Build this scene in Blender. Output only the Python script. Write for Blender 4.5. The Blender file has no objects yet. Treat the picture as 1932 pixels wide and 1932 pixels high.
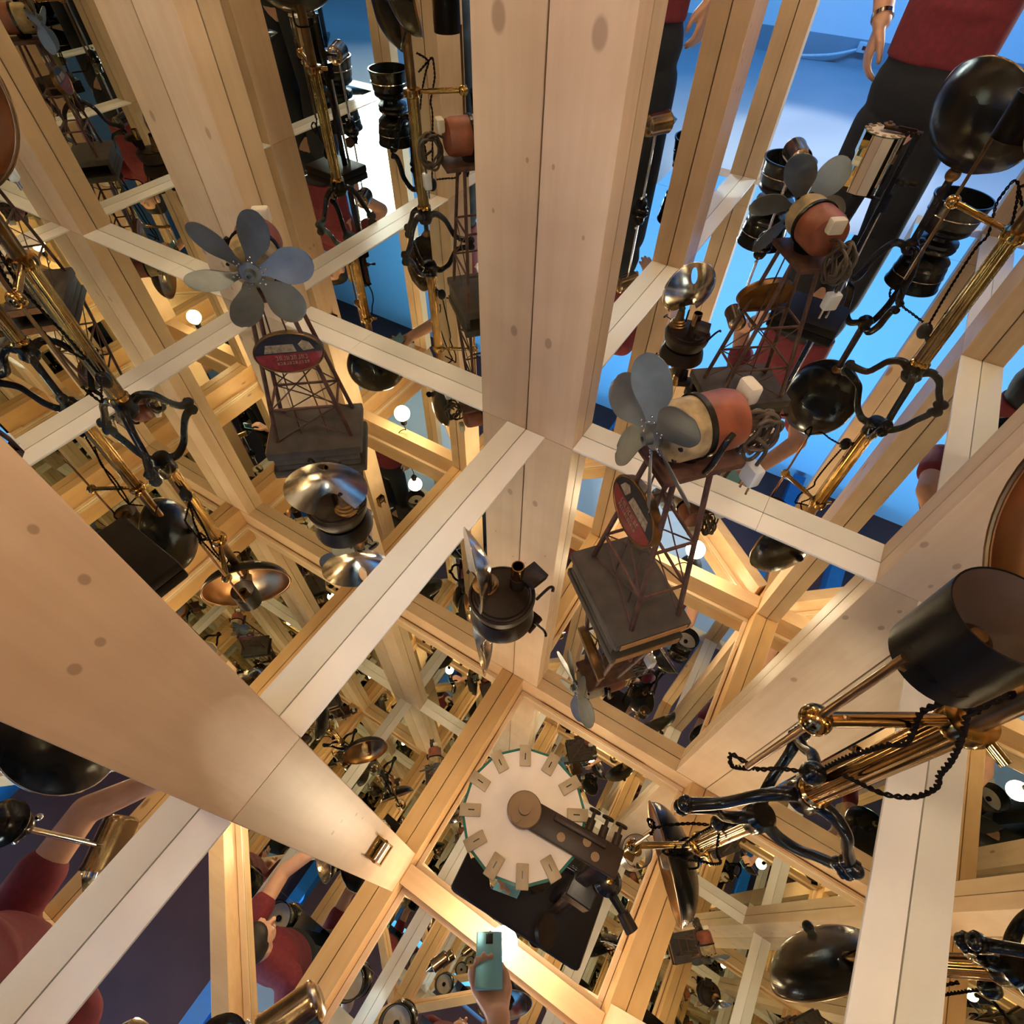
import bpy, bmesh, math, random
from math import sin, cos, pi, radians, sqrt, atan2
from mathutils import Matrix, Vector, Euler

random.seed(7)
sc = bpy.context.scene
col = sc.collection

# ------------------------------------------------------------------ camera
cam_d = bpy.data.cameras.new('camera'); cam = bpy.data.objects.new('camera', cam_d); col.objects.link(cam)
CR = Vector((0.8534273, 0.5208883, 0.01836348)); CU = Vector((-0.42203874, 0.66993852, 0.61079103)); CF = Vector((-0.3058515, 0.52901584, -0.79157887))
m = Matrix.Identity(4)
for i in range(3):
    m[i][0] = CR[i]; m[i][1] = CU[i]; m[i][2] = -CF[i]
m[2][3] = 1.0
cam.matrix_world = m
cam_d.sensor_width = 36; cam_d.lens = 19.412; cam_d.clip_start = 0.005; cam_d.clip_end = 100
sc.camera = cam

# ------------------------------------------------------------------ world, lights, exposure
w = bpy.data.worlds.new('world'); sc.world = w; w.use_nodes = True
w.node_tree.nodes['Background'].inputs[0].default_value = (0.10, 0.16, 0.30, 1)
w.node_tree.nodes['Background'].inputs[1].default_value = 0.05
def area(name, loc, target, size, size_y, power, color, spread=180):
    l = bpy.data.lights.new(name, 'AREA'); l.shape = 'RECTANGLE'; l.size = size; l.size_y = size_y; l.energy = power; l.color = color; l.spread = radians(spread)
    o = bpy.data.objects.new(name, l); col.objects.link(o); o.location = loc
    o.rotation_euler = (Vector(target) - Vector(loc)).to_track_quat('-Z', 'Y').to_euler()
    return o
BLUE = (0.075, 0.37, 1.0)
area('gallery_wall_wash', (0.0, -1.0, 5.5), (0.0, -5.7, 2.2), 9.0, 0.6, 560, BLUE, 120)
sl = bpy.data.lights.new('gallery_spot', 'SPOT'); sl.energy = 2600; sl.color = (0.86, 0.93, 1.0); sl.spot_size = radians(24); sl.spot_blend = 0.35; sl.shadow_soft_size = 0.12
so = bpy.data.objects.new('gallery_spot', sl); col.objects.link(so); so.location = (-1.6, -1.2, 5.4)
so.rotation_euler = (Vector((-0.85, -2.8, -0.57)) - Vector(so.location)).to_track_quat('-Z', 'Y').to_euler()
sc.view_settings.view_transform = 'Standard'; sc.view_settings.look = 'None'
sc.view_settings.gamma = 1.0; sc.view_settings.use_curve_mapping = False
sc.view_settings.exposure = 0.0
try:
    cy = sc.cycles
    cy.max_bounces = 14; cy.glossy_bounces = 14; cy.diffuse_bounces = 4; cy.transmission_bounces = 6
    cy.sample_clamp_indirect = 0.0; cy.blur_glossy = 0.3
    cy.use_denoising = True
except Exception:
    pass
BULB_STRENGTH = 150.0

# ------------------------------------------------------------------ mesh helpers
class MB:
    def __init__(s, M=None):
        s.v = []; s.f = []; s.M = M
    def add(s, vs, fs, M=None):
        k = len(s.v)
        for p in vs:
            p = Vector(p)
            if M is not None: p = M @ p
            if s.M is not None: p = s.M @ p
            s.v.append(p)
        for f in fs: s.f.append(tuple(i + k for i in f))
        return s
    def box(s, c, d, M=None):
        x, y, z = d[0] / 2, d[1] / 2, d[2] / 2
        vs = [(c[0] + a * x, c[1] + b * y, c[2] + e * z) for a in (-1, 1) for b in (-1, 1) for e in (-1, 1)]
        return s.add(vs, [(0, 1, 3, 2), (4, 6, 7, 5), (0, 4, 5, 1), (2, 3, 7, 6), (0, 2, 6, 4), (1, 5, 7, 3)], M)
    def bevbox(s, c, d, b, M=None):
        bm = bmesh.new(); bmesh.ops.create_cube(bm, size=1)
        for v in bm.verts: v.co = Vector((v.co.x * d[0], v.co.y * d[1], v.co.z * d[2])) + Vector(c)
        bmesh.ops.bevel(bm, geom=bm.edges[:], offset=b, segments=2, affect='EDGES', profile=0.5)
        bm.verts.ensure_lookup_table()
        vs = [v.co.copy() for v in bm.verts]; fs = [tuple(v.index for v in f.verts) for f in bm.faces]; bm.free()
        return s.add(vs, fs, M)
    def span(s, x0, x1, y0, y1, z0, z1):
        return s.box(((x0 + x1) / 2, (y0 + y1) / 2, (z0 + z1) / 2), (x1 - x0, y1 - y0, z1 - z0))
    def lathe(s, prof, M=None, n=28, caps=True, scallop=0, k=0):
        vs = []; fs = []
        for (r, z) in prof:
            for i in range(n):
                a = 2 * pi * i / n
                rr = r * (1 - scallop * (0.5 + 0.5 * cos(k * a))) if k else r
                vs.append((rr * cos(a), rr * sin(a), z))
        for j in range(len(prof) - 1):
            for i in range(n):
                i2 = (i + 1) % n
                fs.append((j * n + i, j * n + i2, (j + 1) * n + i2, (j + 1) * n + i))
        if caps:
            if prof[0][0] > 1e-6: fs.append(tuple(reversed(range(n))))
            if prof[-1][0] > 1e-6: fs.append(tuple((len(prof) - 1) * n + i for i in range(n)))
        return s.add(vs, fs, M)
    def cyl(s, p0, p1, r0, r1=None, n=14):
        p0 = Vector(p0); p1 = Vector(p1); d = p1 - p0
        if r1 is None: r1 = r0
        Mq = Matrix.Translation(p0) @ d.to_track_quat('Z', 'Y').to_matrix().to_4x4()
        return s.lathe([(r0, 0), (r1, d.length)], Mq, n)
    def sph(s, c, r, n=16, sc3=(1, 1, 1), M=None):
        prof = [(max(1e-5, r * sin(pi * j / 10)), -r * cos(pi * j / 10)) for j in range(11)]
        Mt = Matrix.Translation(Vector(c)) @ Matrix.Diagonal((sc3[0], sc3[1], sc3[2], 1))
        return s.lathe(prof, (M @ Mt) if M is not None else Mt, n, caps=False)
    def tube(s, path, r, n=10, caps=True, closed=False, flat=1.0):
        P = [Vector(p) for p in path]; N = len(P)
        rs = r if isinstance(r, (list, tuple)) else [r] * N
        up = None; vs = []; fs = []
        for i in range(N):
            if closed: t = P[(i + 1) % N] - P[i - 1]
            else: t = P[min(i + 1, N - 1)] - P[max(i - 1, 0)]
            t.normalize()
            if up is None:
                up = t.orthogonal().normalized() if abs(t.z) > 0.95 else Vector((0, 0, 1))
            x = t.cross(up)
            if x.length < 1e-6: x = t.orthogonal()
            x.normalize(); y = x.cross(t).normalized(); up = y
            for k in range(n):
                a = 2 * pi * k / n
                vs.append(P[i] + x * (rs[i] * cos(a)) + y * (rs[i] * flat * sin(a)))
        for i in range(N if closed else N - 1):
            i2 = (i + 1) % N
            for k in range(n):
                k2 = (k + 1) % n
                fs.append((i * n + k, i * n + k2, i2 * n + k2, i2 * n + k))
        if caps and not closed:
            fs.append(tuple(reversed(range(n)))); fs.append(tuple((N - 1) * n + k for k in range(n)))
        return s.add(vs, fs)
    def prism(s, poly, z0, z1, M=None):
        n = len(poly)
        vs = [(x, y, z0) for x, y in poly] + [(x, y, z1) for x, y in poly]
        fs = [tuple(reversed(range(n))), tuple(range(n, 2 * n))] + [(i, (i + 1) % n, n + (i + 1) % n, n + i) for i in range(n)]
        return s.add(vs, fs, M)
    def build(s, name, mat, parent=None, smooth=True, angle=38):
        me = bpy.data.meshes.new(name); me.from_pydata([tuple(v) for v in s.v], [], s.f); me.validate(); me.update()
        bm = bmesh.new(); bm.from_mesh(me); bmesh.ops.recalc_face_normals(bm, faces=bm.faces[:]); bm.to_mesh(me); bm.free()
        if smooth:
            for p in me.polygons: p.use_smooth = True
            me.set_sharp_from_angle(angle=radians(angle))
        if mat is not None: me.materials.append(mat)
        o = bpy.data.objects.new(name, me); col.objects.link(o)
        if parent is not None: o.parent = parent
        return o

def smoothpath(pts, per=8):
    P = [Vector(p) for p in pts]; out = []
    for i in range(len(P) - 1):
        p0 = P[max(i - 1, 0)]; p1 = P[i]; p2 = P[i + 1]; p3 = P[min(i + 2, len(P) - 1)]
        for j in range(per):
            t = j / per
            out.append(0.5 * ((2 * p1) + (p2 - p0) * t + (2 * p0 - 5 * p1 + 4 * p2 - p3) * t * t + (3 * p1 - p0 - 3 * p2 + p3) * t ** 3))
    out.append(P[-1]); return out
def frame(origin, zdir, xhint=(0, 0, 1)):
    z = Vector(zdir).normalized(); x = Vector(xhint); x = (x - z * x.dot(z)).normalized(); y = z.cross(x)
    M = Matrix.Identity(4)
    for i in range(3):
        M[i][0] = x[i]; M[i][1] = y[i]; M[i][2] = z[i]; M[i][3] = origin[i]
    return M
def tag(o, label=None, cat=None, group=None, kind=None):
    if label: o['label'] = label
    if cat: o['category'] = cat
    if group: o['group'] = group
    if kind: o['kind'] = kind
    return o
def thing(name, label, cat, loc, rz=0, group=None):
    o = bpy.data.objects.new(name, None); col.objects.link(o); o.empty_display_size = 0.05
    o.location = loc; o.rotation_euler = (0, 0, rz)
    return tag(o, label, cat, group)

# ------------------------------------------------------------------ materials
def new_mat(name):
    ma = bpy.data.materials.new(name); ma.use_nodes = True
    return ma, ma.node_tree, ma.node_tree.nodes['Principled BSDF']
def mat(name, rgb, rough=0.5, metal=0.0, var=0.12, scale=30.0, bump=0.0, coat=0.0, spec=0.5, var_rough=0.08):
    ma, nt, bs = new_mat(name)
    bs.inputs['Metallic'].default_value = metal; bs.inputs['Specular IOR Level'].default_value = spec
    tc = nt.nodes.new('ShaderNodeTexCoord'); no = nt.nodes.new('ShaderNodeTexNoise'); no.inputs['Scale'].default_value = scale; no.inputs['Detail'].default_value = 4
    nt.links.new(tc.outputs['Object'], no.inputs['Vector'])
    rp = nt.nodes.new('ShaderNodeValToRGB')
    rp.color_ramp.elements[0].position = 0.3; rp.color_ramp.elements[1].position = 0.7
    rp.color_ramp.elements[0].color = tuple(max(0, c * (1 - var)) for c in rgb) + (1,)
    rp.color_ramp.elements[1].color = tuple(min(1, c * (1 + var)) for c in rgb) + (1,)
    nt.links.new(no.outputs['Fac'], rp.inputs['Fac']); nt.links.new(rp.outputs['Color'], bs.inputs['Base Color'])
    mr = nt.nodes.new('ShaderNodeMapRange'); mr.inputs['To Min'].default_value = max(0.02, rough - var_rough); mr.inputs['To Max'].default_value = min(1, rough + var_rough)
    nt.links.new(no.outputs['Fac'], mr.inputs['Value']); nt.links.new(mr.outputs['Result'], bs.inputs['Roughness'])
    if coat: bs.inputs['Coat Weight'].default_value = coat; bs.inputs['Coat Roughness'].default_value = 0.1
    if bump:
        b = nt.nodes.new('ShaderNodeBump'); b.inputs['Strength'].default_value = bump; b.inputs['Distance'].default_value = 0.002
        nt.links.new(no.outputs['Fac'], b.inputs['Height']); nt.links.new(b.outputs['Normal'], bs.inputs['Normal'])
    return ma
def mirror_mat():
    ma, nt, bs = new_mat('mirror_glass')
    bs.inputs['Base Color'].default_value = (0.87, 0.868, 0.81, 1); bs.inputs['Metallic'].default_value = 1; bs.inputs['Roughness'].default_value = 0.0
    return ma
def wood(name, axis, base=(0.74, 0.53, 0.33), dark=(0.60, 0.39, 0.21), knots=(), knot_axes='xz', white=0.0, rand_knots=True, rough=0.42, seed=0.0):
    """pine: grain along axis; knots = list of (u, v, radius) on the plane given by knot_axes in world/object coordinates"""
    ma, nt, bs = new_mat(name); N = nt.nodes; L = nt.links
    tc = N.new('ShaderNodeTexCoord')
    mp = N.new('ShaderNodeMapping'); mp.inputs['Location'].default_value = (seed, seed * 1.7, seed * 0.6)
    s = {'x': (2.2, 38, 38), 'y': (38, 2.2, 38), 'z': (38, 38, 2.2)}[axis]; mp.inputs['Scale'].default_value = s
    L.new(tc.outputs['Object'], mp.inputs['Vector'])
    n1 = N.new('ShaderNodeTexNoise'); n1.inputs['Scale'].default_value = 1.0; n1.inputs['Detail'].default_value = 5; n1.inputs['Roughness'].default_value = 0.6; n1.inputs['Distortion'].default_value = 0.4
    L.new(mp.outputs['Vector'], n1.inputs['Vector'])
    n2 = N.new('ShaderNodeTexNoise'); n2.inputs['Scale'].default_value = 7.0; n2.inputs['Detail'].default_value = 2
    L.new(tc.outputs['Object'], n2.inputs['Vector'])
    rp = N.new('ShaderNodeValToRGB'); e = rp.color_ramp.elements
    e[0].position = 0.30; e[0].color = dark + (1,); e[1].position = 0.62; e[1].color = base + (1,)
    L.new(n1.outputs['Fac'], rp.inputs['Fac'])
    mx = N.new('ShaderNodeMix'); mx.data_type = 'RGBA'; mx.blend_type = 'MIX'
    mx.inputs[0].default_value = 0.62; L.new(rp.outputs['Color'], mx.inputs[6]); mx.inputs[7].default_value = base + (1,)
    # broad tone variation
    mv = N.new('ShaderNodeMix'); mv.data_type = 'RGBA'; mv.blend_type = 'MULTIPLY'; mv.inputs[0].default_value = 1.0
    r2 = N.new('ShaderNodeValToRGB'); r2.color_ramp.elements[0].position = 0.3; r2.color_ramp.elements[1].position = 0.7
    r2.color_ramp.elements[0].color = (0.88, 0.86, 0.84, 1); r2.color_ramp.elements[1].color = (1, 1, 1, 1)
    L.new(n2.outputs['Fac'], r2.inputs['Fac']); L.new(mx.outputs[2], mv.inputs[6]); L.new(r2.outputs['Color'], mv.inputs[7])
    out = mv.outputs[2]
    def knot_mix(out, fac_socket):
        mk = N.new('ShaderNodeMix'); mk.data_type = 'RGBA'; mk.inputs[7].default_value = (0.21, 0.105, 0.05, 1)
        L.new(fac_socket, mk.inputs[0]); L.new(out, mk.inputs[6]); return mk.outputs[2]
    if rand_knots:
        mk = N.new('ShaderNodeMapping'); mk.inputs['Location'].default_value = (seed * 3.1, seed * 2.3, seed)
        k = {'x': (2.6, 7, 7), 'y': (7, 2.6, 7), 'z': (7, 7, 2.6)}[axis]; mk.inputs['Scale'].default_value = k
        L.new(tc.outputs['Object'], mk.inputs['Vector'])
        vo = N.new('ShaderNodeTexVoronoi'); vo.inputs['Scale'].default_value = 1.0; L.new(mk.outputs['Vector'], vo.inputs['Vector'])
        r3 = N.new('ShaderNodeValToRGB'); r3.color_ramp.elements[0].position = 0.05; r3.color_ramp.elements[1].position = 0.085
        r3.color_ramp.elements[0].color = (0.75, 0.75, 0.75, 1); r3.color_ramp.elements[1].color = (0, 0, 0, 1)
        L.new(vo.outputs['Distance'], r3.inputs['Fac']); out = knot_mix(out, r3.outputs['Color'])
    for (u, v, r) in knots:
        sp = N.new('ShaderNodeMapping'); sp.vector_type = 'POINT'
        c = {'xz': (u, 0, v), 'yz': (0, u, v)}[knot_axes]; sx = {'xz': (1, 0, 0.62), 'yz': (0, 1, 0.62)}[knot_axes]
        sp.inputs['Location'].default_value = tuple(-c[i] * sx[i] for i in range(3)); sp.inputs['Scale'].default_value = sx
        L.new(tc.outputs['Object'], sp.inputs['Vector'])
        ln = N.new('ShaderNodeVectorMath'); ln.operation = 'LENGTH'; L.new(sp.outputs['Vector'], ln.inputs[0])
        r4 = N.new('ShaderNodeMapRange'); r4.inputs['From Min'].default_value = r * 1.15; r4.inputs['From Max'].default_value = r * 0.8
        r4.inputs['To Min'].default_value = 0; r4.inputs['To Max'].default_value = 0.5
        L.new(ln.outputs['Value'], r4.inputs['Value']); out = knot_mix(out, r4.outputs['Result'])
    if white:
        mw = N.new('ShaderNodeMix'); mw.data_type = 'RGBA'; mw.inputs[0].default_value = white; mw.inputs[7].default_value = (0.90, 0.865, 0.81, 1)
        L.new(out, mw.inputs[6]); out = mw.outputs[2]
    L.new(out, bs.inputs['Base Color']); bs.inputs['Roughness'].default_value = rough; bs.inputs['Specular IOR Level'].default_value = 0.4
    b = N.new('ShaderNodeBump'); b.inputs['Strength'].default_value = 0.12; b.inputs['Distance'].default_value = 0.001
    L.new(n1.outputs['Fac'], b.inputs['Height']); L.new(b.outputs['Normal'], bs.inputs['Normal'])
    return ma

MIRROR = mirror_mat()
WOODZ = wood('pine_upright', 'z', seed=1.3)
WOODX = wood('pine_crossways', 'x', base=(0.74, 0.51, 0.29), dark=(0.58, 0.36, 0.18), seed=2.1)
WOODY = wood('pine_lengthways', 'y', base=(0.70, 0.43, 0.19), dark=(0.54, 0.30, 0.11), seed=4.4)
WHITE_X = wood('pale_painted_strip_x', 'x', base=(0.86, 0.81, 0.74), dark=(0.80, 0.74, 0.66), white=0.85, rand_knots=False, rough=0.35)
WHITE_Y = wood('pale_painted_strip_y', 'y', base=(0.86, 0.81, 0.74), dark=(0.80, 0.74, 0.66), white=0.85, rand_knots=False, rough=0.35)
BLACK = mat('black_enamel', (0.010, 0.010, 0.010), 0.24, 0.0, 0.15, 12, var_rough=0.03, spec=0.35)
IRON = mat('black_cast_iron', (0.008, 0.0075, 0.007), 0.22, 0.0, 0.3, 40, bump=0.04, var_rough=0.04, spec=0.3)
BRASS = mat('aged_brass', (0.31, 0.19, 0.066), 0.17, 1.0, 0.25, 18, var_rough=0.04)
DBRASS = mat('dark_brass', (0.20, 0.11, 0.045), 0.34, 1.0, 0.35, 25)
COPPER = mat('copper_reflector', (0.46, 0.265, 0.125), 0.32, 1.0, 0.35, 7, var_rough=0.14)
CHROME = mat('polished_metal', (0.72, 0.72, 0.72), 0.12, 1.0, 0.06, 20, var_rough=0.04)
TIN = mat('polished_tin', (0.55, 0.51, 0.45), 0.2, 1.0, 0.2, 14)
RUST = mat('rusty_iron', (0.115, 0.052, 0.034), 0.6, 0.25, 0.4, 50, bump=0.2)
BROWNTIN = mat('brown_japanned_tin', (0.024, 0.013, 0.007), 0.42, 0.0, 0.35, 30, bump=0.06, spec=0.22)
BLADE = mat('grey_fan_metal', (0.17, 0.185, 0.185), 0.4, 0.65, 0.22, 22)
CREAM = mat('dirty_cream_paint', (0.38, 0.28, 0.145), 0.55, 0.0, 0.45, 45, bump=0.1)
REDPAINT = mat('brick_red_paint', (0.235, 0.06, 0.026), 0.5, 0.0, 0.3, 30)
DARKWOOD = mat('grey_weathered_board', (0.062, 0.048, 0.038), 0.7, 0.0, 0.3, 30, bump=0.2)
ORANGEWOOD = mat('orange_stained_edge', (0.40, 0.18, 0.05), 0.55, 0.0, 0.25, 40)
TINRED = mat('tin_label_red', (0.20, 0.017, 0.016), 0.32, 0.1, 0.4, 60)
TINBLACK = mat('tin_label_black', (0.02, 0.018, 0.02), 0.35, 0.2, 0.3, 60)
TINCREAM = mat('tin_label_cream', (0.26, 0.19, 0.12), 0.45, 0.0, 0.45, 140)
CORD = mat('brown_cloth_cord', (0.013, 0.009, 0.007), 0.9, 0.0, 0.3, 200, spec=0.05)
CABLE = mat('olive_brown_cable', (0.075, 0.05, 0.028), 0.55, 0.0, 0.25, 60)
PLUG = mat('cream_plastic', (0.62, 0.56, 0.44), 0.4, 0.0, 0.1, 30)
GPLUG = mat('pale_grey_plastic', (0.62, 0.63, 0.64), 0.4, 0.0, 0.08, 30)
PLASTER = mat('drum_plate_cream', (0.62, 0.54, 0.45), 0.55, 0.0, 0.08, 40)
TAPE = mat('tan_clip', (0.32, 0.24, 0.14), 0.5, 0.1, 0.2, 60)
LINING = mat('brown_shade_lining', (0.115, 0.068, 0.042), 0.6, 0.1, 0.25, 14)
SHADEBLACK = mat('black_lacquer_shade', (0.007, 0.006, 0.005), 0.3, 0.0, 0.3, 30, spec=0.12)
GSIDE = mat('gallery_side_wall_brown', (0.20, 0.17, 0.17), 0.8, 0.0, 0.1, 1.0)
CUP = mat('brown_silvered_metal', (0.42, 0.33, 0.23), 0.2, 1.0, 0.2, 20)
DULLBRASS = mat('dull_brass', (0.15, 0.092, 0.045), 0.5, 0.6, 0.2, 30)
PBASE = mat('black_stained_base', (0.010, 0.007, 0.005), 0.5, 0.0, 0.3, 30, spec=0.2)
GLASSGREEN = mat('glass_edge_green', (0.02, 0.12, 0.09), 0.1, 0.0, 0.2, 40)
SKIN = mat('skin', (0.60, 0.33, 0.23), 0.5, 0.0, 0.1, 20)
SHIRT = mat('burgundy_cotton', (0.17, 0.018, 0.03), 0.85, 0.0, 0.2, 60, bump=0.2)
JEANS = mat('dark_denim', (0.012, 0.014, 0.022), 0.85, 0.0, 0.3, 90, bump=0.2)
HAIR = mat('dark_brown_hair', (0.018, 0.012, 0.009), 0.6, 0.0, 0.4, 120, bump=0.4)
SHOE = mat('black_leather_shoe', (0.02, 0.018, 0.017), 0.5)
PHONE = mat('pale_blue_phone', (0.20, 0.47, 0.56), 0.25, 0.2, 0.05, 10)
GFLOOR = mat('gallery_floor_grey', (0.30, 0.31, 0.34), 0.5, 0.0, 0.06, 2.0)
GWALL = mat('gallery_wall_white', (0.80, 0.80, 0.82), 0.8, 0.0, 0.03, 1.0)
GDARK = mat('gallery_ceiling_dark', (0.15, 0.05, 0.04), 0.8, 0.0, 0.2, 2.0)
GSKIRT = mat('gallery_skirting', (0.30, 0.32, 0.36), 0.5, 0.0, 0.05, 3)
BLUEPAINT = mat('blue_painted_beam', (0.03, 0.17, 0.36), 0.5, 0.0, 0.1, 8)
def emis(name, rgb, strength):
    ma, nt, bs = new_mat(name)
    bs.inputs['Base Color'].default_value = rgb + (1,); bs.inputs['Emission Color'].default_value = rgb + (1,); bs.inputs['Emission Strength'].default_value = strength
    return ma
BULB = emis('lit_bulb', (1.0, 0.79, 0.56), BULB_STRENGTH)
LIGHTBOX = emis('light_box_white', (0.80, 0.92, 1.0), 60.0)
ma, nt, bs = new_mat('clear_glass'); bs.inputs['Base Color'].default_value = (0.9, 0.95, 0.95, 1); bs.inputs['Roughness'].default_value = 0.02; bs.inputs['Transmission Weight'].default_value = 1.0
GLASS = ma

# ================================================================== SETTING
A, B, C = -0.4955, 0.973, 0.501      # mirror planes: left wall, far wall, right wall
H = 1.81                             # mirror ceiling
ZB = 1.66                            # underside of the top beams
T = 0.056                            # stud depth
YE = -0.845                          # end posts
YF = -0.565                          # front edge of the mirror floor
def S(o, label, cat): return tag(o, label, cat, kind='structure')
S(MB().span(A, C, YF, B, -0.006, 0).build('floor', MIRROR, smooth=False), 'mirror floor of the timber box', 'mirror floor')
S(MB().span(A - 0.006, A, YE - 0.06, B + 0.006, 0, H).build('wall_left', MIRROR, smooth=False), 'left mirror wall behind the leaning stud', 'mirror wall')
S(MB().span(C, C + 0.006, YE - 0.06, B + 0.006, 0, H).build('wall_right', MIRROR, smooth=False), 'right mirror wall behind the brass lamp', 'mirror wall')
S(MB().span(A, C, B, B + 0.006, 0, H).build('wall_back', MIRROR, smooth=False), 'far mirror wall behind the windmill fan', 'mirror wall')
CPOLY = [(A, B), (A, -0.86), (C, -0.12), (C, B)]
S(MB().prism(CPOLY, H, H + 0.006).build('ceiling', MIRROR, smooth=False), 'mirror ceiling panels above the timber frame', 'mirror ceiling')
S(MB().span(A, A + 0.29, -0.80, YF - 0.0015, -0.006, 0).build('floor_ledge_left', MIRROR, smooth=False), 'small mirror ledge at the open end under the left black drum', 'mirror ledge')
S(MB().span(C - 0.29, C, -0.80, YF - 0.0015, -0.006, 0).build('floor_ledge_right', MIRROR, smooth=False), 'small mirror ledge at the open end under the right black drum', 'mirror ledge')
# plinth under the box
S(MB().span(A, C, YF, B, -0.57, -0.006).build('trim_plinth', WOODX, smooth=False), 'pine plinth carrying the mirror box', 'plinth')
S(MB().span(A, A + 0.29, -0.905, YF, -0.57, -0.006).build('trim_plinth_left', WOODX, smooth=False), 'left arm of the pine plinth', 'plinth')
S(MB().span(C - 0.29, C, -0.905, YF, -0.57, -0.006).build('trim_plinth_right', WOODX, smooth=False), 'right arm of the pine plinth', 'plinth')
# outer casing behind the mirrors
S(MB().span(A - 0.03, A - 0.006, YE - 0.06, B + 0.03, -0.57, H + 0.03).build('wall_casing_left', WOODZ, smooth=False), 'plywood casing behind the left mirror', 'casing')
S(MB().span(C + 0.006, C + 0.03, YE - 0.06, B + 0.03, -0.57, H + 0.03).build('wall_casing_right', WOODZ, smooth=False), 'plywood casing behind the right mirror', 'casing')
S(MB().span(A - 0.006, C + 0.006, B + 0.006, B + 0.03, -0.57, H + 0.03).build('wall_casing_back', WOODX, smooth=False), 'plywood casing behind the far mirror', 'casing')
S(MB().prism(CPOLY, H + 0.0065, H + 0.03).build('ceiling_casing', WOODX, smooth=False), 'plywood casing above the mirror ceiling', 'casing')

WPOST = wood('pine_corner_post', 'z', knots=[(-0.412, 0.80, 0.0125), (-0.452, 0.278, 0.0085), (-0.40, 0.52, 0.003), (-0.47, 0.62, 0.003)], knot_axes='xz', rand_knots=False, seed=3.7)
WRPOST = wood('pine_right_post', 'z', knots=[(0.372, 0.15, 0.006), (0.44, 0.13, 0.006), (0.438, 0.054, 0.004), (0.40, 0.5, 0.008)], knot_axes='xz', rand_knots=False, seed=6.2)
WSTUD = wood('pine_left_stud', 'z', base=(0.76, 0.52, 0.31), dark=(0.56, 0.36, 0.19), knots=[(0.024, 0.648, 0.0035), (0.021, 0.577, 0.0045), (-0.009, 0.505, 0.0045), (-0.038, 0.50, 0.0055)], knot_axes='yz', rand_knots=False, seed=8.9)
def upright(name, x0, x1, y0, y1, ma, label):
    return S(MB().bevbox(((x0 + x1) / 2, (y0 + y1) / 2, ZB / 2), (x1 - x0, y1 - y0, ZB), 0.0015).build(name, ma, smooth=False), label, 'post')
G = 0.0013
upright('trim_1', A + G, A + 0.135, B - T, B - G, WPOST, 'tall pine corner post between the left and far mirrors')
upright('trim_2', C - 0.14, C - G, B - T, B - G, WRPOST, 'tall pine corner post behind the copper bowl, between the far and right mirrors')
upright('trim_3', A + G, A + T, -0.098, 0.053, WSTUD, 'wide pine stud standing against the left mirror, nearest the camera')
upright('trim_4', C - T, C - G, -0.098, 0.053, WOODZ, 'wide pine stud standing against the right mirror')
upright('trim_5', A + G, A + 0.06, YE - 0.06, YE, WOODZ, 'slim pine end post on the left of the opening')
upright('trim_6', C - 0.06, C - G, YE - 0.06, YE, WOODZ, 'slim pine end post on the right of the opening')
ZS = 0.003
def strip(name, boards, ma, label):
    r = tag(bpy.data.objects.new(name, None), label, 'floor strip', kind='structure'); col.objects.link(r)
    for b_ in boards: MB().span(*b_, 0.0, ZS).build('board', ma, r, smooth=False)
strip('baseboard_left', [(A + G, A + T, 0.054, B - T - G), (A + G, A + T, YE + G, -0.099)], WHITE_Y, 'pale wooden strip on the mirror floor along the left mirror')
strip('baseboard_right', [(C - T, C - G, 0.054, B - T - G), (C - T, C - G, YE + G, -0.099)], WHITE_Y, 'pale wooden strip on the mirror floor along the right mirror')
strip('baseboard_back', [(A + 0.1355, 0.105, B - T, B - G), (0.106, C - 0.1405, B - T, B - G)], WHITE_X, 'pale wooden strip on the mirror floor along the far mirror')
def beam(name, x0, x1, y0, y1, ma, label, z0=ZB, z1=H - G):
    return S(MB().bevbox(((x0 + x1) / 2, (y0 + y1) / 2, (z0 + z1) / 2), (x1 - x0, y1 - y0, z1 - z0), 0.0015).build(name, ma, smooth=False), label, 'beam')
beam('trim_7', A + G, A + 0.06, YE, B - 0.06, WOODY, 'pine top beam along the left mirror')
beam('trim_8', C - 0.06, C - G, YE, B - 0.06, WOODY, 'pine top beam along the right mirror')
beam('trim_9', A + G, C - G, B - 0.06 + G, B - G, WOODX, 'pine top beam along the far mirror')
beam('trim_10', A + 0.06 + G, C - 0.06 - G, -0.06, 0.018, WOODX, 'pine cross beam carrying the bulb')
DG0 = Vector((C - 0.06, -0.135, 0)); DG1 = Vector((A + 0.03, -0.872, 0)); dgd = (DG1 - DG0).normalized()
Mdg = frame((DG0 + DG1) / 2 + Vector((0, 0, (ZB + H) / 2)), (0, 0, 1), dgd)
S(MB().bevbox((0, -0.005, 0), ((DG1 - DG0).length - 0.02, 0.06, H - ZB - 0.004), 0.0015, Mdg).build('trim_11', WOODX, smooth=False), 'diagonal pine top beam across the open corner', 'beam')
LATH = wood('pale_lath', 'x', base=(0.80, 0.62, 0.42), dark=(0.7, 0.5, 0.3), rand_knots=False, seed=5.5)
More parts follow.
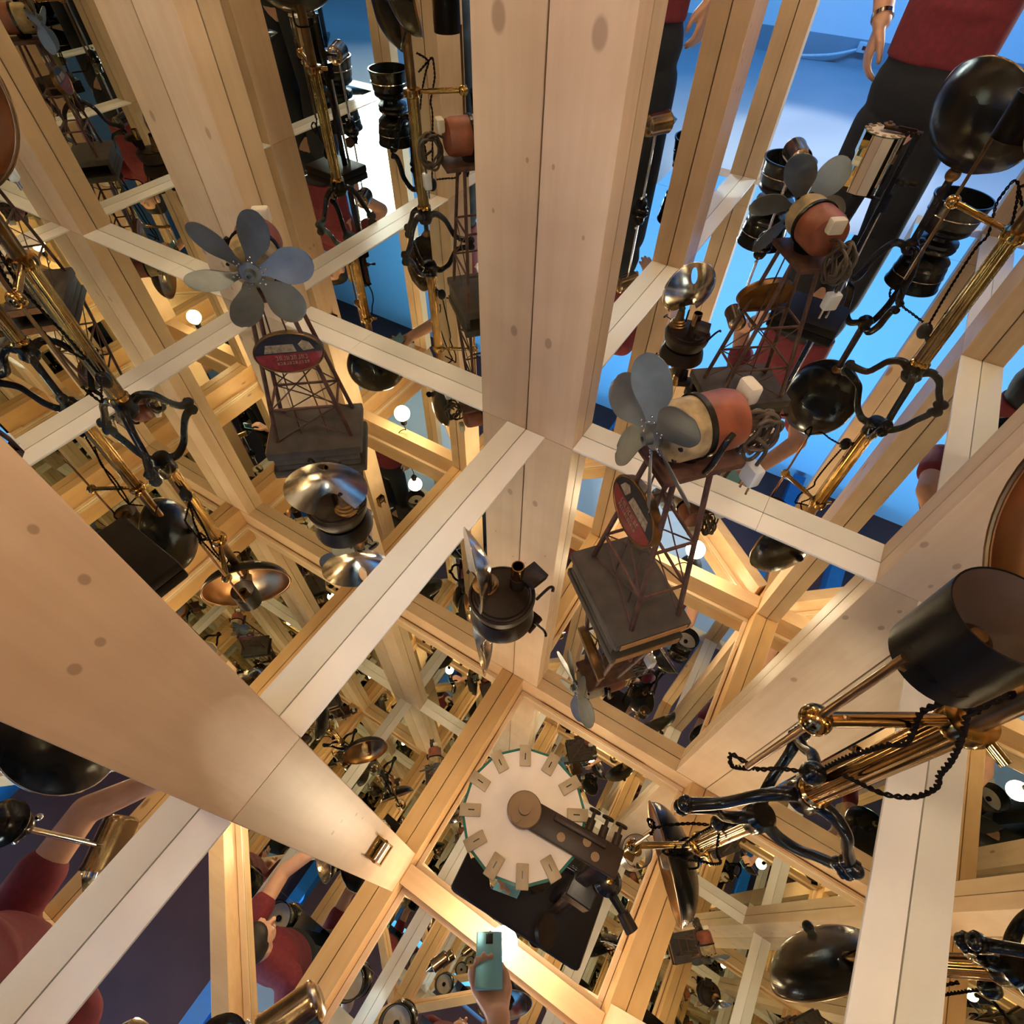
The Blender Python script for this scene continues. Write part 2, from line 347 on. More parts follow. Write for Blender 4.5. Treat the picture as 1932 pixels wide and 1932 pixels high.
def panel_laths(name, x0, x1, y0, y1, label):
    r = tag(bpy.data.objects.new(name, None), label, 'lath frame', kind='structure'); col.objects.link(r)
    w_, t_ = 0.022, 0.014; zt = H - G
    for (a0, a1, b0, b1) in ((x0, x1, y0, y0 + w_), (x0, x1, y1 - w_, y1), (x0, x0 + w_, y0 + w_, y1 - w_), (x1 - w_, x1, y0 + w_, y1 - w_)):
        MB().span(a0 + G, a1 - G, b0 + G, b1 - G, zt - t_, zt).build('lath', LATH, r, smooth=False)
    w2 = 0.012
    for (a0, a1, b0, b1) in ((x0 + 0.12, x1 - 0.2, y1 - w_ + 0.004, y1 - w_ + 0.016), (x0 + w_ - 0.016, x0 + w_ - 0.004, y0 + 0.1, y1 - 0.25), (x1 - w_ + 0.004, x1 - w_ + 0.016, y0 + 0.2, y1 - 0.2)):
        MB().span(a0, a1, b0, b1, zt - t_ - w2, zt - t_ - G).build('bead', WOODX, r, smooth=False)
panel_laths('trim_12', A + 0.06 + G, C - 0.06 - G, 0.018, B - 0.06, 'pale laths framing the far ceiling mirror')
r13 = tag(bpy.data.objects.new('trim_13', None), 'pale laths framing the near ceiling mirror', 'lath frame', kind='structure'); col.objects.link(r13)
MB().span(A + 0.062, C - 0.062, -0.084, -0.062, H - 0.015, H - 0.001).build('lath', LATH, r13, smooth=False)
MB().span(A + 0.062, A + 0.084, -0.76, -0.086, H - 0.015, H - 0.001).build('lath', LATH, r13, smooth=False)
MB().box((-0.03, -0.048 if Mdg[1][1] < 0 else 0.048, 0), ((DG1 - DG0).length - 0.16, 0.022, 0.014), Mdg @ Matrix.Translation((0, 0, (H - ZB) / 2 - 0.009))).build('lath', LATH, r13, smooth=False)

# the gallery around the box
GZ = -0.57
S(MB().span(-7, 7, -5.7, 4, GZ - 0.05, GZ).build('floor_gallery', GFLOOR, smooth=False), 'grey gallery floor outside the mirror box', 'floor')
S(MB().span(-7, 7, -5.75, -5.7, GZ, 5.9).build('wall_gallery_far', GWALL, smooth=False), 'blue lit gallery wall seen in the mirrors', 'wall')
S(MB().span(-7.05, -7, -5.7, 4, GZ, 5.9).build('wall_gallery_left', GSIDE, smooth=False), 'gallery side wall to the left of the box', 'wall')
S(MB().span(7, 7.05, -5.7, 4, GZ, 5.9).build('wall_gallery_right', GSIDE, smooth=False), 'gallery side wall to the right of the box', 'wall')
S(MB().span(-7, 7, 4, 4.05, GZ, 5.9).build('wall_gallery_behind', GDARK, smooth=False), 'dark gallery wall behind the box', 'wall')
S(MB().span(-7, 7, -5.7, 4, 5.9, 5.95).build('ceiling_gallery', GDARK, smooth=False), 'dark brown gallery ceiling', 'ceiling')
S(MB().span(-7, 7, -5.7, -5.685, GZ, GZ + 0.2).build('baseboard_gallery', GSKIRT, smooth=False), 'grey skirting along the blue gallery wall', 'skirting')
for i, x in enumerate((-3.4, -0.9, 1.0, 3.2)):
    S(MB().span(x - 0.09, x + 0.09, -5.6, 3.9, 5.62, 5.9).build('trim_%d' % (20 + i), BLUEPAINT, smooth=False), ['leftmost', 'second', 'third', 'rightmost'][i] + ' blue beam under the dark gallery ceiling', 'beam')

# ================================================================== PENDANT BULB
bx, by, bz = 0.02, -0.005, 1.457
t = thing('pendant_bulb', 'lit round bulb hanging from the cross beam over the camera', 'bulb', (bx, by, bz - 0.05))
MB().lathe([(0.0005, 0)] + [(0.05 * sin(pi * j / 12), 0.05 - 0.05 * cos(pi * j / 12)) for j in range(1, 11)] + [(0.02, 0.098), (0.016, 0.106)], n=32).build('globe', BULB, t)
MB().lathe([(0.0165, 0.1), (0.02, 0.104), (0.021, 0.135), (0.012, 0.15), (0.004, 0.16)], n=20).build('socket', BLACK, t)
MB().tube(smoothpath([(0, 0, 0.158), (0.012, 0.006, 0.185), (-0.02, -0.01, 0.21), (-0.05, 0, 0.235), (-0.06, 0.004, 0.252)]), 0.003, 8).build('cord', CORD, t)

# ================================================================== WINDMILL FAN
wm = thing('windmill_fan', 'electric windmill fan of six grey blades on a rusty lattice tower with an oval tin', 'fan', (-0.068, 0.615, 0), radians(-39.7))
MB().bevbox((0, -0.012, 0.031), (0.222, 0.16, 0.024), 0.004).build('base_board', DARKWOOD, wm)
for y in (-0.082, 0.058): MB().bevbox((0, y, 0.0095), (0.2, 0.014, 0.019), 0.002).build('runner', DARKWOOD, wm)
MB().box((0.1115, -0.012, 0.03), (0.002, 0.14, 0.018)).build('edge_strip', ORANGEWOOD, wm)
def tower(z):
    t_ = (z - 0.043) / (0.405 - 0.043); return 0.0875 + (0.032 - 0.0875) * t_, 0.05 + (0.03 - 0.05) * t_
for sx in (-1, 1):
    for sy in (-1, 1):
        MB().cyl((sx * 0.0875, sy * 0.05, 0.043), (sx * 0.032, sy * 0.03, 0.405), 0.0052, 0.0046, 10).build('leg', RUST, wm)
for z in (0.135, 0.25):
    hx, hy = tower(z)
    for sy in (-1, 1): MB().cyl((-hx, sy * hy, z), (hx, sy * hy, z), 0.0032, n=8).build('crossbar', RUST, wm)
    for sx in (-1, 1): MB().cyl((sx * hx, -hy, z), (sx * hx, hy, z), 0.0032, n=8).build('crossbar', RUST, wm)
for (z0, z1) in ((0.043, 0.135), (0.135, 0.25)):
    x0, y0 = tower(z0); x1, y1 = tower(z1)
    for sy in (-1, 1):
        MB().cyl((-x0, sy * y0, z0), (x1, sy * y1, z1), 0.0016, n=6).build('brace', RUST, wm)
        MB().cyl((x0, sy * y0, z0), (-x1, sy * y1, z1), 0.0016, n=6).build('brace', RUST, wm)
for sx in (-0.02, 0.02):
    MB().cyl((sx * 1.6, -0.03, 0.043), (sx * 0.6, -0.028, 0.405), 0.0017, n=6).build('brace', RUST, wm)
MB().bevbox((0, 0.012, 0.411), (0.085, 0.135, 0.012), 0.002).build('top_plate', RUST, wm)
ax = 0.472
Mm = frame((0, 0, ax), (0, -1, 0))      # local z -> forward (-Y)
mot = MB().lathe([(0.03, 0.05), (0.039, 0.047), (0.0435, 0.034), (0.0435, -0.002)], Mm, 36).build('motor_front', CREAM, wm)
for k in range(9):
    a_ = 2 * pi * k / 9
    MB().sph((0.0385 * cos(a_), 0.0385 * sin(a_), 0.0455), 0.0048, 10, (0.7, 1.0, 0.6), Mm).build('vent_hole', BLACK, mot)
MB().lathe([(0.0435, -0.002), (0.0435, -0.05), (0.04, -0.062), (0.03, -0.069), (0.0, -0.071)], Mm, 36).build('motor_back', REDPAINT, wm)
MB().lathe([(0.0437, 0.002), (0.047, 0.002), (0.047, -0.006), (0.0437, -0.006)], Mm, 36, caps=False).build('clamp_band', BLACK, wm)
MB().tube(smoothpath([(0.047, 0.004, 0.425), (0.053, 0.005, 0.45), (0.052, 0.012, 0.485), (0.046, 0.025, 0.492)]), 0.0045, 10).build('clamp_hook', BLACK, wm)
MB().cyl((0, 0.004, 0.415), (0, 0.004, 0.432), 0.02, 0.026, 16).build('motor_foot', BLACK, wm)
MB().lathe([(0.004, 0.045), (0.004, 0.06), (0.017, 0.06), (0.019, 0.064), (0.019, 0.067), (0.01, 0.069), (0.009, 0.08), (0.004, 0.081), (0.004, 0.076), (0.0, 0.076)], Mm, 24).build('hub', BLADE, wm)
bl_me = None
def blade_mesh():
    m_ = MB(); nu, nv = 20, 6; vs = []; fs = []
    for side in (0, 1):
        for i in range(nu + 1):
            u = sin(pi / 2 * i / nu); r = 0.018 + 0.096 * u
            g = min(1.0, u / 0.55); w_ = 0.031 * (0.30 + 0.70 * (3 * g * g - 2 * g ** 3))
            if u > 0.55: w_ *= max(0.05, (1 - ((u - 0.55) / 0.452) ** 2.6)) ** 0.5
            for j in range(nv + 1):
                v = j / nv * 2 - 1
                off = 0.0016 * (v * v) * u
                vs.append((r, v * w_ + 0.006 * u, off + (0.0006 if side else -0.0006)))
    K = (nu + 1) * (nv + 1)
    for i in range(nu):
        for j in range(nv):
            a0 = i * (nv + 1) + j; q = (a0, a0 + 1, a0 + nv + 2, a0 + nv + 1)
            fs.append(q); fs.append(tuple(K + x for x in reversed(q)))
    ring = [i * (nv + 1) for i in range(nu + 1)] + [nu * (nv + 1) + j for j in range(1, nv + 1)] + [i * (nv + 1) + nv for i in range(nu - 1, -1, -1)] + [j for j in range(nv - 1, 0, -1)]
    for i in range(len(ring)):
        a0, a1 = ring[i], ring[(i + 1) % len(ring)]; fs.append((a0, a1, K + a1, K + a0))
    return m_.add(vs, fs)
for k in range(6):
    ang = 2 * pi * k / 6 + 0.36
    Mb = Mm @ Matrix.Translation((0, 0, 0.066)) @ Matrix.Rotation(ang, 4, 'Z') @ Matrix.Rotation(radians(27), 4, 'X')
    mb = blade_mesh(); mb.v = [Mb @ v for v in mb.v]
    o = mb.build('blade', BLADE, wm, angle=60)
    rv = MB()
    for (rx, ry) in ((0.022, 0.004), (0.022, -0.004), (0.03, 0.0)): rv.sph((rx, ry, 0.0016), 0.002, 8, M=Mb)
    rv.build('rivets', TIN, o)
# the oval tin
Ms = frame((-0.012, -0.05, 0.288), (-0.05, -1, 0.22), (1, 0, 0))
def ell(a_, b_, n=40, y0=-9, y1=9): return [(a_ * cos(2 * pi * i / n), min(y1, max(y0, b_ * sin(2 * pi * i / n)))) for i in range(n)]
sg = MB().prism(ell(0.07, 0.043), -0.016, 0.0, Ms).build('oval_tin', DBRASS, wm)
ring = MB(); ring.tube([Ms @ Vector((0.069 * cos(2 * pi * i / 48), 0.042 * sin(2 * pi * i / 48), 0.0)) for i in range(48)], 0.0022, 8, closed=True); ring.build('tin_rim', DBRASS, sg)
def half(a_, b_, up, n=24): 
    s_ = 1 if up else -1
    return [(a_ * cos(pi * i / n) * (s_), b_ * sin(pi * i / n) * s_) for i in range(n + 1)]
MB().prism(half(0.066, 0.039, False), 0.0, 0.0012, Ms).build('red_label', TINRED, sg)
MB().prism(half(0.066, 0.039, True), 0.0, 0.0012, Ms).build('black_label', TINBLACK, sg)
MB().prism([(-0.016, 0.003), (0.048, 0.003), (0.042, 0.02), (-0.012, 0.019)], 0.0012, 0.0018, Ms).build('cream_picture', TINCREAM, sg)
MB().prism([(-0.052, 0.006), (-0.03, 0.004), (-0.022, 0.018), (-0.032, 0.026), (-0.045, 0.02)], 0.0012, 0.0018, Ms).build('cream_emblem', TINCREAM, sg)
lt = MB()
for row, (yy, n_, hh) in enumerate(((-0.009, 9, 0.009), (-0.0205, 11, 0.006))):
    for k in range(n_):
        xx = 0.024 - k * (0.066 / n_)
        kind_ = (k * 5 + row * 3) % 4
        wl = 0.0045 if row == 0 else 0.0036
        lt.prism([(xx, yy - hh / 2), (xx + 0.0013, yy - hh / 2), (xx + 0.0013, yy + hh / 2), (xx, yy + hh / 2)], 0.0012, 0.0018, Ms)
        if kind_ in (0, 1): lt.prism([(xx, yy + hh / 2 - 0.0013), (xx + wl, yy + hh / 2 - 0.0013), (xx + wl, yy + hh / 2), (xx, yy + hh / 2)], 0.0012, 0.0018, Ms)
        if kind_ in (0, 2): lt.prism([(xx, yy - hh / 2), (xx + wl, yy - hh / 2), (xx + wl, yy - hh / 2 + 0.0013), (xx, yy - hh / 2 + 0.0013)], 0.0012, 0.0018, Ms)
        if kind_ in (1, 3): lt.prism([(xx + wl - 0.0013, yy - hh / 2), (xx + wl, yy - hh / 2), (xx + wl, yy + hh / 2), (xx + wl - 0.0013, yy + hh / 2)], 0.0012, 0.0018, Ms)
lt.build('lettering', TINCREAM, sg)
# cable coil and plugs behind the motor
pts = []
for i in range(150):
    a_ = i * 2 * pi / 24; rr = 0.03 + 0.006 * sin(i * 0.7)
    pts.append((0.015 + 0.012 * sin(i * 0.31), 0.105 + rr * cos(a_) * 0.85, 0.44 + rr * 1.15 * sin(a_)))
MB().tube(smoothpath([(0.0, 0.07, 0.47), (0.004, 0.085, 0.478), (0.01, 0.11, 0.475)] + pts[6:], 2), 0.0031, 7).build('cable', CABLE, wm)
MB().tube(smoothpath([(0.02, 0.10, 0.44), (0.03, 0.12, 0.42), (0.03, 0.118, 0.385)]), 0.0031, 8).build('cable_end', CABLE, wm)
pl = MB().bevbox((0.03, 0.118, 0.365), (0.03, 0.02, 0.036), 0.004).build('grey_plug', GPLUG, wm)
MB().cyl((0.038, 0.118, 0.348), (0.038, 0.118, 0.325), 0.0022, n=8).cyl((0.022, 0.118, 0.348), (0.022, 0.118, 0.325), 0.0022, n=8).build('pin', CHROME, pl)
MB().bevbox((-0.012, 0.082, 0.505), (0.032, 0.02, 0.03), 0.005).build('cream_plug', PLUG, wm)

# ================================================================== OIL LAMP WITH TIN REFLECTOR
OL = Vector((-0.28, 0.455, 0))
ol = thing('oil_lamp', 'small brown tin oil lamp with a polished round reflector in front of the corner post', 'oil lamp', OL)
MB().lathe([(0.045, 0), (0.056, 0.004), (0.063, 0.02), (0.066, 0.036), (0.066, 0.041), (0.062, 0.044), (0.059, 0.041), (0.055, 0.042), (0.053, 0.047), (0.02, 0.054), (0.0, 0.055)], n=44).build('font', BROWNTIN, ol)
bu = MB(); bc = Vector((-0.316, 0.452, 0)) - OL
bu.lathe([(0.026, 0.05), (0.026, 0.056), (0.022, 0.058), (0.022, 0.063), (0.018, 0.065), (0.018, 0.069), (0.013, 0.072), (0.0105, 0.095), (0.009, 0.1), (0.0, 0.1)], Matrix.Translation(bc), 24)
br = bu.build('burner', DBRASS, ol)
MB().lathe([(0.009, 0.1), (0.0095, 0.108), (0.006, 0.112), (0, 0.112)], Matrix.Translation(bc), 16).build('burner_cap', BLACK, br)
MB().cyl(bc + Vector((-0.022, 0.0, 0.062)), bc + Vector((-0.04, 0.005, 0.07)), 0.0015, n=8).cyl(bc + Vector((-0.039, -0.006, 0.068)), bc + Vector((-0.041, 0.016, 0.072)), 0.003, n=8).build('wick_screw', BROWNTIN, br)
tc_ = Vector((-0.262, 0.482, 0)) - OL
tb = MB().lathe([(0.0145, 0.05), (0.0145, 0.088)], Matrix.Translation(tc_), 20).build('tube', BROWNTIN, ol)
MB().lathe([(0.0125, 0.088), (0.0125, 0.125), (0.0105, 0.125), (0.0105, 0.095)], Matrix.Translation(tc_), 20, caps=False).build('tube_sleeve', BRASS, tb)
bxM = Matrix.Translation(Vector((-0.236, 0.497, 0.094)) - OL) @ Euler((radians(-12), radians(8), radians(-14))).to_matrix().to_4x4()
MB().bevbox((0, 0, 0), (0.04, 0.042, 0.016), 0.002, bxM).build('match_box', BROWNTIN, ol)
MB().box((0, 0, -0.022), (0.012, 0.012, 0.03), bxM).build('box_stem', BROWNTIN, ol)
hk = [Vector((-0.215, 0.478, 0.05)) - OL, Vector((-0.205, 0.487, 0.075)) - OL, Vector((-0.197, 0.492, 0.092)) - OL, Vector((-0.19, 0.49, 0.10)) - OL, Vector((-0.188, 0.485, 0.095)) - OL]
MB().tube(smoothpath(hk), 0.003, 8).build('hook', BROWNTIN, ol)
# reflector disc with slot and burner notch
Mr = frame(Vector((-0.307, 0.432, 0.148)) - OL, (-0.70, -0.71, 0.0), (0, 0, 1))      # local x = up
rf = MB(); nA, nR = 64, 9; R_ = 0.08; vs = []; fs = []
hole_c = (0.05, 0.006)
for side in (0, 1):
    for i in range(nA):
        th = 2 * pi * i / nA
        hx = hole_c[0] + 0.019 * cos(th); hy = hole_c[1] + 0.0095 * sin(th)
        # ray from hole centre to the outer rim
        dx, dy = cos(th), sin(th); bq = hole_c[0] * dx + hole_c[1] * dy; cq = hole_c[0] ** 2 + hole_c[1] ** 2 - R_ * R_
        tt = -bq + sqrt(bq * bq - cq); ox, oy = hole_c[0] + dx * tt, hole_c[1] + dy * tt
        # notch: circle of radius .03 around (-.062, 0)
        nx, ny, nr = -0.07, -0.004, 0.034
        if dx < 0:
            fx, fy = hole_c[0] - nx, hole_c[1] - ny; b2 = fx * dx + fy * dy; c2 = fx * fx + fy * fy - nr * nr; D2 = b2 * b2 - c2
            if D2 > 0:
                t2 = -b2 - sqrt(D2)
                if 0 < t2 < tt: ox, oy = hole_c[0] + dx * t2, hole_c[1] + dy * t2
        for j in range(nR + 1):
            u = j / nR; x = hx + (ox - hx) * u; y = hy + (oy - hy) * u; rr = sqrt(x * x + y * y)
            vs.append((x, y, 0.034 * (rr / R_) ** 1.6 - 0.014 - (0.0008 if side else 0)))
K = nA * (nR + 1)
for i in range(nA):
    i2 = (i + 1) % nA
    for j in range(nR):
        q = (i * (nR + 1) + j, i2 * (nR + 1) + j, i2 * (nR + 1) + j + 1, i * (nR + 1) + j + 1)
        fs.append(q); fs.append(tuple(K + x for x in reversed(q)))
    fs.append((i * (nR + 1) + nR, i2 * (nR + 1) + nR, K + i2 * (nR + 1) + nR, K + i * (nR + 1) + nR))
    fs.append((i2 * (nR + 1), i * (nR + 1), K + i * (nR + 1), K + i2 * (nR + 1)))
rf.add(vs, fs, Mr); rfo = rf.build('reflector', TIN, ol, angle=60)
MB().box(Vector((-0.298, 0.44, 0.075)) - OL, (0.004, 0.008, 0.05)).build('reflector_stem', BROWNTIN, ol)

# ================================================================== BRASS LAMP
BLo = Vector((0.302, 0.383, 0))
bl = thing('brass_lamp', 'tall brass lamp with black iron feet, copper bowl and black tubular shade', 'lamp', BLo)
MB().lathe([(0.0, 0.07), (0.02, 0.072), (0.026, 0.085), (0.022, 0.1), (0.024, 0.112), (0.024, 0.12)], n=28).build('foot_hub', IRON, bl)
for toe in ((0.168, 0.303), (0.300, 0.515), (0.415, 0.352)):
    d = Vector((toe[0], toe[1], 0)) - BLo; L_ = d.length; d.normalize()
    P_ = smoothpath([d * 0.012 + Vector((0, 0, 0.095)), d * 0.04 + Vector((0, 0, 0.102)), d * 0.07 + Vector((0, 0, 0.082)), d * 0.088 + Vector((0, 0, 0.05)), d * 0.105 + Vector((0, 0, 0.024)), d * (L_ - 0.012) + Vector((0, 0, 0.0125)), d * (L_ + 0.004) + Vector((0, 0, 0.0125))], 6)
    n_ = len(P_)
    MB().tube(P_, [0.0145 - 0.004 * sin(pi * i / (n_ - 1)) - (0.002 if i < n_ - 4 else 0) for i in range(n_)], 14).sph(P_[-1], 0.0125, 14, (1.0, 1.0, 0.98)).build('leg', IRON, bl)
MB().lathe([(0.0, 0.118), (0.021, 0.118), (0.0235, 0.122), (0.0235, 0.128), (0.02, 0.132)], n=32).build('base_ring', BRASS, bl)
MB().lathe([(0.0185, 0.13), (0.0185, 0.445)], n=96, scallop=0.10, k=12).build('pole', BRASS, bl, angle=70)
MB().lathe([(0.0185, 0.44), (0.025, 0.443), (0.027, 0.452), (0.025, 0.462), (0.0165, 0.465)], n=32).build('collar', BRASS, bl)
MB().cyl((0.02, -0.012, 0.453), (0.036, -0.026, 0.453), 0.006, n=12).build('collar_screw', BRASS, bl)
MB().cyl((0, 0, 0.463), (0, 0, 0.66), 0.0145, 0.0135, 24).build('upper_tube', DBRASS, bl)
cl = Vector((0.172, 0.301, 0.46)) - BLo
arm_d = Vector((cl.x, cl.y, 0)).normalized()
MB().cyl(arm_d * 0.024 + Vector((0, 0, 0.456)), arm_d * 0.05 + Vector((0, 0, 0.456)), 0.006, n=14).cyl(arm_d * 0.05 + Vector((0, 0, 0.456)), cl - arm_d * 0.01, 0.0075, n=16).build('arm', BRASS, bl)
bc_ = MB().sph(cl, 0.0155, 20).build('ball_clamp', BRASS, bl)
MB().cyl(cl - arm_d * 0.012, cl - arm_d * 0.022, 0.003, n=8).sph(cl - arm_d * 0.026, 0.008, 12, (0.5, 0.5, 1.0)).build('thumbscrew', COPPER, bc_)
rx, ry = cl.x, cl.y
MB().cyl((rx, ry, 0.275), (rx, ry, 0.61), 0.0037, n=12).build('rod', DBRASS, bl)
sc_ = Vector((0.2015, 0.324, 0)) - BLo
sh = MB(); n_ = 40; R1 = 0.0375; z0, z1 = 0.595, 0.672; vs = []; fs = []
for i in range(n_):
    a_ = 2 * pi * i / n_
    for (r_, z_) in ((R1, z0), (R1, z1), (R1 - 0.0012, z1), (R1 - 0.0012, z0)): vs.append((sc_.x + r_ * cos(a_), sc_.y + r_ * sin(a_), z_))
for i in range(n_):
    i2 = (i + 1) % n_
    for k in (0,): fs.append((i * 4 + k, i2 * 4 + k, i2 * 4 + k + 1, i * 4 + k + 1))
    fs.append((i * 4 + 3, i * 4, i2 * 4, i2 * 4 + 3)); fs.append((i * 4 + 1, i2 * 4 + 1, i2 * 4 + 2, i * 4 + 2))
shade = sh.add(vs, fs).build('shade', SHADEBLACK, bl)
si = MB(); vs = []; fs = []
for i in range(n_):
    a_ = 2 * pi * i / n_
    for z_ in (z0 + 0.0005, z1 - 0.0005): vs.append((sc_.x + (R1 - 0.0014) * cos(a_), sc_.y + (R1 - 0.0014) * sin(a_), z_))
for i in range(n_):
    i2 = (i + 1) % n_; fs.append((i * 2, i * 2 + 1, i2 * 2 + 1, i2 * 2))
si.add(vs, fs).build('shade_lining', LINING, shade)
MB().lathe([(0.012, z0 + 0.004), (0.012, z0 + 0.04), (0.006, z0 + 0.045), (0.0, z0 + 0.045)], Matrix.Translation((sc_.x, sc_.y, 0)), 16).box(((sc_.x + rx) / 2, (sc_.y + ry) / 2, z0 + 0.006), (0.03, 0.034, 0.004)).build('lamp_holder', DBRASS, shade)
# copper bowl on top of the pole, mouth turned to the left mirror
bn = Vector((-0.766, -0.622, 0.16)); bcen = Vector((0.290, 0.366, 0.722)) - BLo
Mw = frame(bcen, bn)
prof_o = [(0.0, -0.075)] + [(0.142 * sin(radians(a_)), -0.075 * cos(radians(a_))) for a_ in range(8, 90, 8)] + [(0.142, 0.0), (0.145, 0.002)]
bo = MB().lathe([(r_, z_) for r_, z_ in prof_o], Mw, 56, caps=False).build('bowl', BLACK, bl, angle=60)
MB().lathe([(max(0, r_ - 0.0022), z_ + 0.0025) for r_, z_ in prof_o[:-1]] + [(0.143, 0.003)], Mw, 56, caps=False).build('bowl_lining', COPPER, bo, angle=60)
MB().tube([Mw @ Vector((0.1435 * cos(2 * pi * i / 64), 0.1435 * sin(2 * pi * i / 64), 0.0025)) for i in range(64)], 0.0028, 8, closed=True).build('bowl_rim', DBRASS, bo)
MB().lathe([(0.0, -0.071), (0.012, -0.071), (0.012, -0.05), (0.02, -0.045), (0.02, 0.0), (0.014, 0.01), (0.0, 0.012)], Mw, 20).build('heating_element', CREAM, bo)
ap = Mw @ Vector((0, 0, -0.075))
MB().tube(smoothpath([(0, 0, 0.655), (0.006, 0.0, 0.69), ap - bn * 0.012, ap]), 0.009, 12).sph(ap - bn * 0.012, 0.014, 16).build('bowl_joint', IRON, bl)
hnd = [Mw @ Vector((-0.12, 0.03, -0.04)), Mw @ Vector((-0.15, 0.03, -0.06)), Mw @ Vector((-0.155, 0.0, -0.062)), Mw @ Vector((-0.15, -0.03, -0.06)), Mw @ Vector((-0.12, -0.03, -0.04))]
MB().tube(smoothpath(hnd), 0.0025, 8).build('bowl_handle', IRON, bo)
def twisted(path, r=0.0016, rad=0.0017, pitch=0.021):
    P_ = smoothpath(path, 26); out = MB(); L_ = 0; acc = [0]
    for i in range(1, len(P_)): L_ += (P_[i] - P_[i - 1]).length; acc.append(L_)
    for ph in (0, pi):
        Q = []
        for i, p in enumerate(P_):
            t_ = (P_[min(i + 1, len(P_) - 1)] - P_[max(i - 1, 0)]).normalized(); x = t_.orthogonal().normalized(); x = (Vector((0.3, -0.8, 0.5)).cross(t_)).normalized(); y = t_.cross(x)
            a_ = acc[i] / pitch * 2 * pi + ph; Q.append(p + (x * cos(a_) + y * sin(a_)) * rad)
        out.tube(Q, r, 6)
    return out
rel = lambda L_: [Vector(p) - BLo for p in L_]
twisted(rel([(0.285, 0.365, 0.50), (0.259, 0.342, 0.528), (0.251, 0.342, 0.534), (0.246, 0.342, 0.53), (0.244, 0.342, 0.508), (0.245, 0.342, 0.487), (0.257, 0.342, 0.455), (0.266, 0.344, 0.425), (0.261, 0.346, 0.404), (0.260, 0.350, 0.372), (0.262, 0.36, 0.30), (0.268, 0.368, 0.215)])).build('cord', CORD, bl)
twisted(rel([(0.285, 0.366, 0.25), (0.30, 0.348, 0.29), (0.31, 0.342, 0.308), (0.32, 0.342, 0.323), (0.325, 0.342, 0.347), (0.321, 0.342, 0.381), (0.31, 0.342, 0.404), (0.302, 0.342, 0.433), (0.29, 0.342, 0.466), (0.276, 0.342, 0.498), (0.265, 0.342, 0.525), (0.285, 0.366, 0.545)])).build('cord', CORD, bl)
twisted(rel([(0.1745, 0.300, 0.275), (0.165, 0.31, 0.23), (0.155, 0.315, 0.25), (0.17, 0.31, 0.262), (0.195, 0.325, 0.225), (0.225, 0.345, 0.22), (0.255, 0.36, 0.215)])).build('cord', CORD, bl)
kb = Vector((0.268, 0.37, 0.2)) - BLo
MB().sph(kb, 0.019, 18, (0.85, 0.85, 1.1)).cyl(kb, Vector((0, 0, 0.17)), 0.006, n=10).build('cord_switch', IRON, bl)

# ================================================================== BLACK LAMP behind the camera (seen in the mirrors)
KLo = Vector((0.19, -0.235, 0))
kl = thing('black_lamp', 'black enamel bowl lamp on a curved three-legged stand, seen in the far mirror', 'lamp', KLo)
MB().lathe([(0.0, 0.115), (0.016, 0.117), (0.026, 0.13), (0.022, 0.15), (0.014, 0.16)], n=24).build('foot_hub', IRON, kl)
for a_ in (160, 65, -60):
    d = Vector((cos(radians(a_)), sin(radians(a_)), 0))
    P_ = smoothpath([d * 0.008 + Vector((0, 0, 0.135)), d * 0.05 + Vector((0, 0, 0.145)), d * 0.085 + Vector((0, 0, 0.10)), d * 0.095 + Vector((0, 0, 0.055)), d * 0.108 + Vector((0, 0, 0.018)), d * 0.13 + Vector((0, 0, 0.0115))], 6)
    MB().tube(P_, 0.0115, 10).build('leg', IRON, kl)
MB().lathe([(0.012, 0.155), (0.0115, 0.335)], n=48, scallop=0.12, k=10).build('column', IRON, kl)
MB().sph((0, 0, 0.35), 0.02, 18).build('ball_joint', DBRASS, kl)
MB().cyl((0, 0, 0.36), (0.012, 0.01, 0.40), 0.014, 0.03, 16).build('neck', IRON, kl)
Mk = Matrix.Translation((-0.005, 0.0, 0.49)) @ frame((0, 0, 0), (0.5, -0.72, 0.48)) @ Matrix.Scale(1.22, 4)
ko = MB().lathe([(0.0, -0.085), (0.03, -0.083), (0.075, -0.065), (0.105, -0.038), (0.123, -0.008), (0.125, 0.0), (0.127, 0.002)], Mk, 48, caps=False).build('bowl', BLACK, kl, angle=60)
MB().lathe([(0.0, -0.081), (0.03, -0.079), (0.073, -0.062), (0.103, -0.036), (0.121, -0.007), (0.1245, 0.002)], Mk, 48, caps=False).build('bowl_lining', TIN, ko, angle=60)
MB().tube([Mk @ Vector((0.1255 * cos(2 * pi * i / 56), 0.1255 * sin(2 * pi * i / 56), 0.001)) for i in range(56)], 0.0022, 8, closed=True).build('bowl_rim', CHROME, ko)
MB().lathe([(0.0, -0.08), (0.014, -0.08), (0.014, -0.045), (0.018, -0.04), (0.018, -0.01), (0.0, -0.005)], Mk, 18).build('lamp_holder', BLACK, ko)

